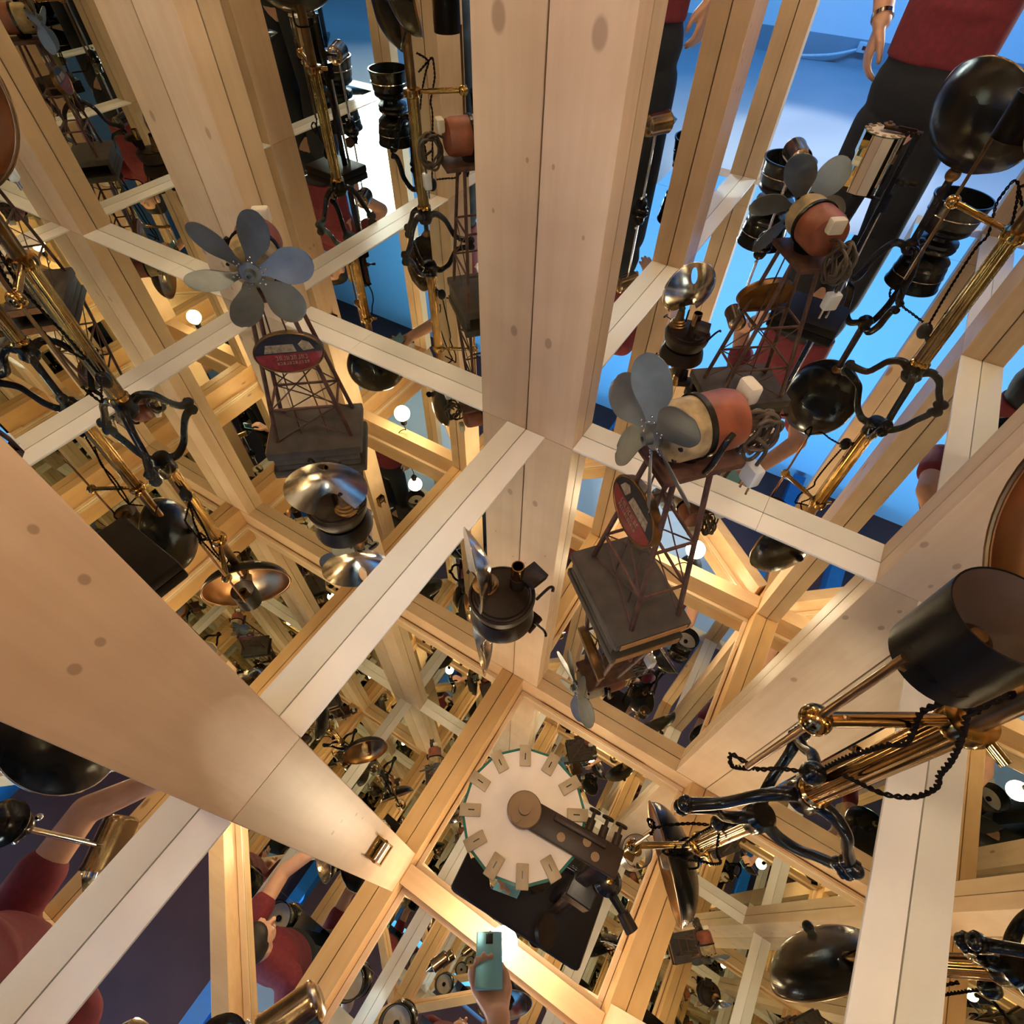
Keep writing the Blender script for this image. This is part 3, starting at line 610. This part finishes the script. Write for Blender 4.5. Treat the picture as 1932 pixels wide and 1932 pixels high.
# ================================================================== PRAXINOSCOPE
PXo = Vector((0.012, 0.1, 0))
px_ = thing('praxinoscope', 'mirror-drum praxinoscope with a cream twelve-sided top plate on a black base below the camera', 'praxinoscope', PXo)
Mpb = Matrix.Rotation(radians(4), 4, 'Z')
MB().bevbox((-0.008, 0.0, 0.014), (0.205, 0.165, 0.028), 0.006, Mpb).build('base', PBASE, px_)
dc = Vector((-0.0255, 0.0775, 0)) - PXo
R12 = 0.0505
def poly12(r, off=0.0): return [(r * cos(2 * pi * (i + 0.5) / 12 + off), r * sin(2 * pi * (i + 0.5) / 12 + off)) for i in range(12)]
OFF = radians(44)
Md = Matrix.Translation((dc.x, dc.y, 0)) @ Matrix.Rotation(OFF, 4, 'Z')
MB().prism(poly12(R12 - 0.0022), 0.497, 0.503, Md).build('top_plate', PLASTER, px_, smooth=False)
MB().prism(poly12(R12 - 0.003), 0.368, 0.373, Md).build('bottom_plate', PLASTER, px_, smooth=False)
p12 = poly12(R12)
for i in range(12):
    a_ = 2 * pi * (i + 1) / 12; wd = 2 * R12 * sin(pi / 12) * 0.97
    Mf = Md @ Matrix.Rotation(a_, 4, 'Z')
    ap_ = R12 * cos(pi / 12)
    fo = MB().box((ap_ - 0.001, 0, 0.435), (0.0018, wd, 0.132), Mf).build('mirror_facet', MIRROR, px_, smooth=False)
    MB().box((ap_ - 0.0012, 0, 0.5018), (0.0024, wd, 0.0012), Mf).build('facet_edge', GLASSGREEN, fo, smooth=False)
    Mg = Md @ Matrix.Rotation(2 * pi * (i + 0.5) / 12, 4, 'Z')
    co = MB().bevbox((R12 - 0.0075, 0, 0.5042), (0.017, 0.0095, 0.0022), 0.0006, Mg).build('clip', TAPE, px_)
    MB().box((R12 - 0.0085, 0, 0.5056), (0.005, 0.0008, 0.0006), Mg @ Matrix.Rotation(0.0, 4, 'Z')).build('screw_slot', BLACK, co, smooth=False)
ae = Vector((0.046, 0.083, 0)) - PXo
ad = (ae - dc).normalized(); an = Vector((-ad.y, ad.x, 0))
Mar = frame(Vector((dc.x, dc.y, 0.512)), (0, 0, 1), ad)
ln = (ae - dc).length
MB().bevbox((ln / 2, 0, 0.0), (ln + 0.016, 0.0205, 0.007), 0.0008, Mar).build('arm', BROWNTIN, px_)
MB().bevbox((ln * 0.62, 0.006, 0.006), (ln * 0.6, 0.005, 0.006), 0.001, Mar).build('arm_rib', BROWNTIN, px_)
pu = MB().lathe([(0.0135, 0.003), (0.0135, 0.0065), (0.0128, 0.007), (0.0048, 0.0068), (0.0048, 0.012), (0.0, 0.012)], Mar, 28).build('pulley', DULLBRASS, px_, angle=20)
MB().lathe([(0.0035, 0.009), (0.0035, 0.0105), (0.0, 0.0105)], Mar @ Matrix.Translation((-0.003, -0.0085, -0.002)), 12).build('pulley_screw', DULLBRASS, pu, angle=20)
for (u, v) in ((0.033, -0.004), (0.061, -0.004), (0.052, 0.002)): MB().lathe([(0.0033, 0.003), (0.0033, 0.0046), (0.0, 0.0047)], Mar @ Matrix.Translation((u, v, 0)), 12).build('arm_screw', DULLBRASS, px_, angle=15)
for k, u in enumerate((0.05, 0.061, 0.072)):
    MB().cyl(Mar @ Vector((u, 0.0105, 0.0)), Mar @ Vector((u, 0.019, 0.0)), 0.0032, n=12).cyl(Mar @ Vector((u, 0.019, 0)), Mar @ Vector((u, 0.0245, 0)), 0.0014, n=8).cyl(Mar @ Vector((u, 0.0245, 0)), Mar @ Vector((u, 0.026, 0)), 0.0048, n=14).build('binding_post', BROWNTIN, px_)
cx, cyy = ae.x - 0.002, ae.y
MB().bevbox((cx, cyy, 0.268), (0.014, 0.018, 0.482), 0.002, None).build('column', BLACK, px_)
MB().cyl((cx + 0.004, cyy - 0.02, 0.028), (cx - 0.002, cyy - 0.016, 0.34), 0.0042, n=12).build('stay_rod', DBRASS, px_)
MB().cyl((cx + 0.012, cyy - 0.018, 0.028), (cx + 0.006, cyy - 0.014, 0.34), 0.0036, n=12).build('stay_rod', CHROME, px_)
MB().bevbox((cx + 0.004, cyy - 0.012, 0.35), (0.026, 0.022, 0.05), 0.0012).build('gear_box', BLACK, px_, angle=20)
ck = Vector((cx + 0.018, cyy + 0.002, 0.4))
cr = MB().lathe([(0.012, 0), (0.0125, 0.006), (0.009, 0.012), (0.004, 0.014), (0, 0.014)], Matrix.Translation(ck), 24).build('crank_boss', IRON, px_, angle=24)
MB().lathe([(0.0032, 0.014), (0.003, 0.016), (0, 0.0165)], Matrix.Translation(ck), 12).build('crank_screw', BRASS, cr)
MB().cyl(ck + Vector((0.006, -0.006, 0.004)), ck + Vector((0.022, -0.014, 0.002)), 0.0042, 0.0032, 12).build('crank', IRON, px_)
MB().cyl(ck + Vector((0.021, -0.0135, 0.002)), ck + Vector((0.034, -0.021, 0.0)), 0.0055, 0.006, 14).build('crank_handle', BROWNTIN, px_)
MB().lathe([(0.02, -0.003), (0.02, 0.003)], frame((cx + 0.004, cyy - 0.045, 0.1), (0.7, 0.3, 0.65)), 28).build('drive_wheel', BROWNTIN, px_)
MB().lathe([(0.011, 0.35), (0.013, 0.356), (0.013, 0.362), (0.004, 0.368)], Matrix.Translation((dc.x, dc.y, 0)), 20).build('lower_pivot', BLACK, px_)
MB().cyl((dc.x, dc.y, 0.356), (cx, cyy, 0.356), 0.004, n=10).build('lower_arm', BLACK, px_)

# ================================================================== LENS CUP STAND, DRUMS (open end, seen in the mirrors)
lc = thing('lens_cup_stand', 'brass cup with a clear conical lens on a glass rod, seen in the left mirror', 'optical stand', (-0.25, -0.285, 0))
MB().lathe([(0.03, 0), (0.034, 0.006), (0.03, 0.014), (0.022, 0.018), (0.024, 0.03), (0.018, 0.045), (0.008, 0.052)], n=28).build('base', IRON, lc)
MB().cyl((0, 0, 0.05), (0, 0, 0.268), 0.005, n=14).build('rod', CHROME, lc)
Mc = frame((0.0, 0, 0.30), (-0.45, -0.89, 0)) @ Matrix.Scale(1.12, 4)
cu = MB().lathe([(0.0, -0.05), (0.022, -0.05), (0.03, -0.044), (0.031, -0.04), (0.031, 0.03), (0.033, 0.034), (0.033, 0.038), (0.029, 0.038), (0.029, -0.03), (0.0, -0.03)], Mc, 32).build('brass_cup', CUP, lc)
MB().lathe([(0.0285, 0.036), (0.0, 0.085)], Mc, 28).build('cone_lens', GLASS, cu)
for s_ in (-1, 1): MB().sph((0.0, s_ * 0.02, 0.055), 0.006, 12).build('chrome_stud', CHROME, lc)
def drum(loc, label):
    K_ = 1.5; KM = Matrix.Diagonal((1.5, 1.5, 1.12, 1))
    t_ = thing('zoetrope_drum', label, 'drum', loc, group='black drums at the open end')
    MB().lathe([(0.045, 0), (0.05, 0.006), (0.048, 0.014), (0.03, 0.02), (0.028, 0.03), (0.05, 0.042), (0.056, 0.05), (0.056, 0.058), (0.052, 0.062), (0.058, 0.07), (0.0635, 0.135), (0.066, 0.14), (0.066, 0.146), (0.062, 0.146), (0.057, 0.075), (0.0, 0.07)], n=44, M=KM).build('drum', BLACK, t_)
    MB().lathe([(0.0, 0.0712), (0.056, 0.0762)], n=40, caps=False, M=KM).build('paper_disc', PLASTER, t_)
    MB().lathe([(0.012, 0.072), (0.012, 0.085), (0.006, 0.092), (0.0, 0.093)], n=18, M=KM).build('spindle', BLACK, t_)
    MB().tube([(K_ * 0.0615 * cos(2 * pi * i / 44), K_ * 0.0615 * sin(2 * pi * i / 44), 1.12 * 0.1005) for i in range(44)], 0.0018, 6, closed=True).build('band', CHROME, t_)
drum((-0.31, -0.668, 0), 'black flared drum on the left ledge of the open end')
drum((0.30, -0.668, 0), 'black flared drum on the right ledge of the open end')

# brass bracket on the left stud
bk = thing('stud_bracket', 'small brass channel bracket screwed to the near left stud, seen in the mirror floor', 'bracket', (A + T, -0.012, 0.93))
MB().box((0.004, 0, 0.03), (0.007, 0.062, 0.1)).box((0.022, -0.029, 0.03), (0.03, 0.005, 0.1)).box((0.022, 0.029, 0.03), (0.03, 0.005, 0.1)).box((0.035, 0, 0.072), (0.005, 0.055, 0.014)).build('channel', BRASS, bk)
MB().cyl((0.02, -0.026, 0.035), (0.02, 0.026, 0.035), 0.013, n=18).build('roller', CHROME, bk)
MB().cyl((0.02, -0.034, 0.035), (0.02, 0.034, 0.035), 0.005, n=12).build('axle', DBRASS, bk)

# gallery light box and wall socket
lb = thing('light_box', 'tall bright white light box glaring in the left mirror', 'light box', (2.2, -3.5, GZ), radians(40))
MB().box((0, 0, 2.3), (0.78, 0.06, 1.5)).build('housing', BLACK, lb)
MB().box((0, 0.034, 2.3), (0.7, 0.006, 1.4)).build('lit_panel', LIGHTBOX, lb)
for s_ in (-1, 1): MB().box((s_ * 0.3, 0, 0.79), (0.04, 0.05, 1.54)).box((s_ * 0.3, 0, 0.01), (0.06, 0.5, 0.02)).build('stand_leg', BLACK, lb)
ws = thing('wall_socket', 'white socket with a loose white cable on the blue gallery wall', 'socket', (-0.62, -5.685, GZ + 0.1))
MB().bevbox((0, 0.025, 0.05), (0.12, 0.05, 0.08), 0.008).build('socket_body', GPLUG, ws)
MB().bevbox((0, 0.052, 0.05), (0.03, 0.006, 0.03), 0.002).build('red_switch', TINRED, ws)
MB().tube(smoothpath([(-0.05, 0.03, 0.03), (-0.3, 0.06, -0.04), (-0.7, 0.08, -0.085), (-1.2, 0.08, -0.085), (-2.4, 0.06, -0.085)]), 0.012, 8).build('cable', GPLUG, ws)

# ================================================================== PERSON
def remeshed(mb, name, ma, parent, voxel, smooth=6):
    me = bpy.data.meshes.new(name + '_src'); me.from_pydata([tuple(v) for v in mb.v], [], mb.f); me.update()
    bm = bmesh.new(); bm.from_mesh(me); bmesh.ops.recalc_face_normals(bm, faces=bm.faces[:]); bm.to_mesh(me); bm.free()
    o = bpy.data.objects.new(name, me); col.objects.link(o)
    r_ = o.modifiers.new('r', 'REMESH'); r_.mode = 'VOXEL'; r_.voxel_size = voxel
    s_ = o.modifiers.new('s', 'SMOOTH'); s_.iterations = smooth; s_.factor = 0.5
    dg = bpy.context.evaluated_depsgraph_get(); dg.update()
    me2 = bpy.data.meshes.new_from_object(o.evaluated_get(dg)); o.modifiers.clear(); o.data = me2; bpy.data.meshes.remove(me); me2.name = name
    me2.materials.clear(); me2.materials.append(ma)
    for p in me2.polygons: p.use_smooth = True
    if parent is not None: o.parent = parent
    return o
def limb(mb, pts, rs, n=16, flat=1.0):
    for i in range(len(pts) - 1):
        mb.cyl(pts[i], pts[i + 1], rs[i], rs[i + 1], n)
    for p, r in zip(pts, rs): mb.sph(p, r, n)
PO = Vector((0.01, -0.70, GZ))
person = thing('person', 'person in a burgundy shirt and dark jeans reaching out with a phone, seen in mirrors', 'person', PO)
W = lambda x, y, z: Vector((x, y, z)) - PO
PX = 0.01
hip = W(PX, -0.70, 0.40)
shR, shL = W(PX + 0.165, -0.69, 0.90), W(PX - 0.165, -0.70, 0.90)
elR, wrR = W(0.215, -0.385, 0.86), W(0.085, -0.135, 0.925)
elL, wrL = W(-0.265, -0.90, 0.70), W(-0.20, -0.757, 0.565)
head = W(0.045, -0.645, 1.075)
bd = MB()
bd.sph(W(PX, -0.70, 0.78), 0.15, 20, (1.12, 0.7, 1.15)); bd.sph(W(PX, -0.70, 0.52), 0.13, 20, (1.05, 0.72, 1.3)); bd.sph(W(PX, -0.70, 0.36), 0.13, 20, (1.1, 0.75, 0.9))
limb(bd, [shL, W(PX, -0.70, 0.90), shR], [0.058, 0.075, 0.058])
limb(bd, [W(PX, -0.695, 0.92), W(0.035, -0.67, 1.0)], [0.058, 0.055])
limb(bd, [shR, elR, wrR], [0.053, 0.042, 0.029]); limb(bd, [shL, elL, wrL], [0.053, 0.042, 0.029])
for s_, fx in ((-1, -0.09), (1, 0.11)):
    limb(bd, [W(fx * 0.75 + 0.002, -0.70, 0.30), W(fx, -0.70, -0.08), W(fx, -0.725, -0.48)], [0.085, 0.055, 0.04])
# head: cranium, jaw, nose, brow, ears
bd.sph(head + Vector((0, -0.008, 0.015)), 0.092, 24, (0.84, 1.02, 1.12)); bd.sph(head + Vector((0, 0.03, -0.06)), 0.055, 20, (0.95, 0.95, 0.95)); bd.sph(head + Vector((0, 0.055, -0.088)), 0.024, 16)
limb(bd, [head + Vector((0, 0.083, 0.012)), head + Vector((0, 0.104, -0.022))], [0.009, 0.0135], 12)
limb(bd, [head + Vector((-0.04, 0.074, 0.022)), head + Vector((0.04, 0.074, 0.022))], [0.012, 0.012], 12)
for s_ in (-1, 1): bd.sph(head + Vector((s_ * 0.08, -0.01, -0.005)), 0.026, 14, (0.35, 0.75, 1.15))
limb(bd, [head + Vector((-0.018, 0.082, -0.05)), head + Vector((0.018, 0.082, -0.05))], [0.008, 0.008], 10)
def hand(mb, wr, palm_dir, across, normal, curl, spread=0.0):
    """palm from the wrist along palm_dir; fingers curl towards normal; thumb on the +across side"""
    pd = palm_dir.normalized(); ac = (across - pd * across.dot(pd)).normalized(); nm = pd.cross(ac)
    if nm.dot(normal) < 0: nm = -nm
    for k in range(4):
        o_ = (k - 1.5) * 0.019
        limb(mb, [wr + ac * o_ * 0.6 + pd * 0.01, wr + ac * o_ + pd * 0.085], [0.016, 0.0125], 10)
        kn = wr + ac * o_ + pd * 0.085; ln_ = (0.07, 0.082, 0.078, 0.062)[3 - k]
        d_ = pd + ac * spread * (k - 1.5); pts_ = [kn]; rs_ = [0.011]
        for j, (fr, c_) in enumerate(zip((0.42, 0.32, 0.26), curl)):
            d_ = (Matrix.Rotation(c_, 4, pd.cross(nm)) @ d_) if False else (d_ * cos(c_) + nm * sin(c_)).normalized() if j == 0 else (d_ * cos(c_) + (nm * pd.dot(d_) - pd * nm.dot(d_)) * sin(c_)).normalized()
            pts_.append(pts_[-1] + d_ * ln_ * fr); rs_.append(0.0098 - 0.0012 * j)
        limb(mb, pts_, rs_, 10)
    b0 = wr + ac * 0.022 + pd * 0.02
    t1 = b0 + ac * 0.026 + pd * 0.026 + nm * 0.012; t2 = t1 + pd * 0.028 + ac * 0.008 + nm * 0.01; t3 = t2 + pd * 0.022 - ac * 0.002 + nm * 0.008
    limb(mb, [b0, t1, t2, t3], [0.017, 0.0135, 0.0105, 0.009], 10)
# phone geometry: lens at the camera, body behind the image plane
LENS = Vector((0, 0, 1.0))
pc = LENS - CR * 0.028 - CU * 0.052 - CF * 0.010
# right hand grips the lower end of the phone from behind and the sides
gr = pc - CU * 0.062 - CF * 0.004
wr_to = (W(*gr) - wrR)
hand(bd, wrR, (W(*(gr - CF * 0.03)) - wrR), CR * 1.0, CF, (0.5, 0.7, 0.5), 0.06)
hand(bd, wrL, Vector((0.02, 0.10, -0.95)), Vector((0.25, 0.9, 0.1)), Vector((1, -0.2, 0)), (0.25, 0.45, 0.35), 0.05)
remeshed(bd, 'body', SKIN, person, 0.0055, 5)
# shirt
sm = MB()
sm.sph(W(PX, -0.70, 0.78), 0.15, 22, (1.12, 0.80, 1.05)); sm.sph(W(PX, -0.695, 0.64), 0.136, 22, (1.1, 0.85, 0.6))
sm.lathe([(0.0, 0.0), (0.136, 0.0), (0.138, 0.06), (0.138, 0.17), (0.14, 0.30), (0.0, 0.30)], Matrix.Translation(W(PX, -0.695, 0.50)) @ Matrix.Diagonal((1.12, 0.78, 1, 1)), 40)
limb(sm, [shL, W(PX, -0.70, 0.915), shR], [0.07, 0.085, 0.07])
def sleeve(a_, b_, f): return [a_, a_.lerp(b_, f)]
limb(sm, sleeve(shR, elR, 0.45), [0.068, 0.066]); limb(sm, sleeve(shL, elL, 0.5), [0.068, 0.066])
remeshed(sm, 'shirt', SHIRT, person, 0.008, 4)
# jeans
jm = MB(); jm.sph(W(PX, -0.70, 0.42), 0.148, 22, (1.08, 0.8, 1.05)); jm.lathe([(0.0, 0.0), (0.13, 0.0), (0.132, 0.12), (0.0, 0.12)], Matrix.Translation(W(PX, -0.695, 0.42)) @ Matrix.Diagonal((1.1, 0.78, 1, 1)), 32)
for fx in (-0.09, 0.11):
    limb(jm, [W(fx * 0.75 + 0.002, -0.70, 0.31), W(fx, -0.70, -0.08), W(fx, -0.715, -0.50)], [0.09, 0.07, 0.064], 20)
remeshed(jm, 'jeans', JEANS, person, 0.009, 4)
for fx in (-0.09, 0.11):
    s_ = MB(); s_.sph(W(fx, -0.66, -0.53), 0.045, 16, (1, 2.6, 0.85)); s_.box(W(fx, -0.66, -0.5625), (0.08, 0.25, 0.012)); remeshed(s_, 'shoe', SHOE, person, 0.008, 3)
hr = MB(); hr.sph(head + Vector((0, -0.024, 0.034)), 0.094, 24, (0.9, 1.0, 1.06)); hr.sph(head + Vector((0, 0.02, 0.075)), 0.066, 20, (1.0, 0.95, 0.62))
ho = remeshed(hr, 'hair', HAIR, person, 0.007, 2)
for s_ in (-1, 1):
    e_ = MB().sph(head + Vector((s_ * 0.031, 0.0745, 0.006)), 0.0125, 14).build('eye', mat('eye_white', (0.7, 0.66, 0.62), 0.2), person)
    MB().sph(head + Vector((s_ * 0.031, 0.084, 0.005)), 0.006, 10, (1, 0.7, 1)).build('iris', BLACK, e_)
MB().sph(head + Vector((0, 0.0885, -0.05)), 0.018, 14, (1.0, 0.18, 0.28)).build('lips', mat('lips', (0.42, 0.15, 0.12), 0.45), person)
wd_ = (wrL - elL).normalized()
MB().lathe([(0.031, -0.007), (0.034, -0.007), (0.034, 0.007), (0.031, 0.007)], frame(wrL.lerp(elL, 0.08), wd_), 24, caps=False).build('watch_strap', CHROME, person)
# phone, a thing of its own in the hand
Mp = Matrix.Identity(4)
for i in range(3): Mp[i][0] = CR[i]; Mp[i][1] = CU[i]; Mp[i][2] = CF[i]; Mp[i][3] = pc[i]
ph = thing('phone', 'pale blue phone held in the hand, reflected in the mirror floor', 'phone', pc)
Mq = Mp.copy(); Mq.translation = (0, 0, 0)
MB().bevbox((0, 0, 0), (0.074, 0.155, 0.008), 0.003, Mq).build('phone_body', PHONE, ph)
MB().bevbox((0, 0, -0.0044), (0.068, 0.148, 0.0008), 0.0003, Mq).build('screen', BLACK, ph)
MB().bevbox((0.0, 0.055, 0.0045), (0.02, 0.03, 0.0012), 0.0004, Mq).build('lens_island', BLACK, ph)
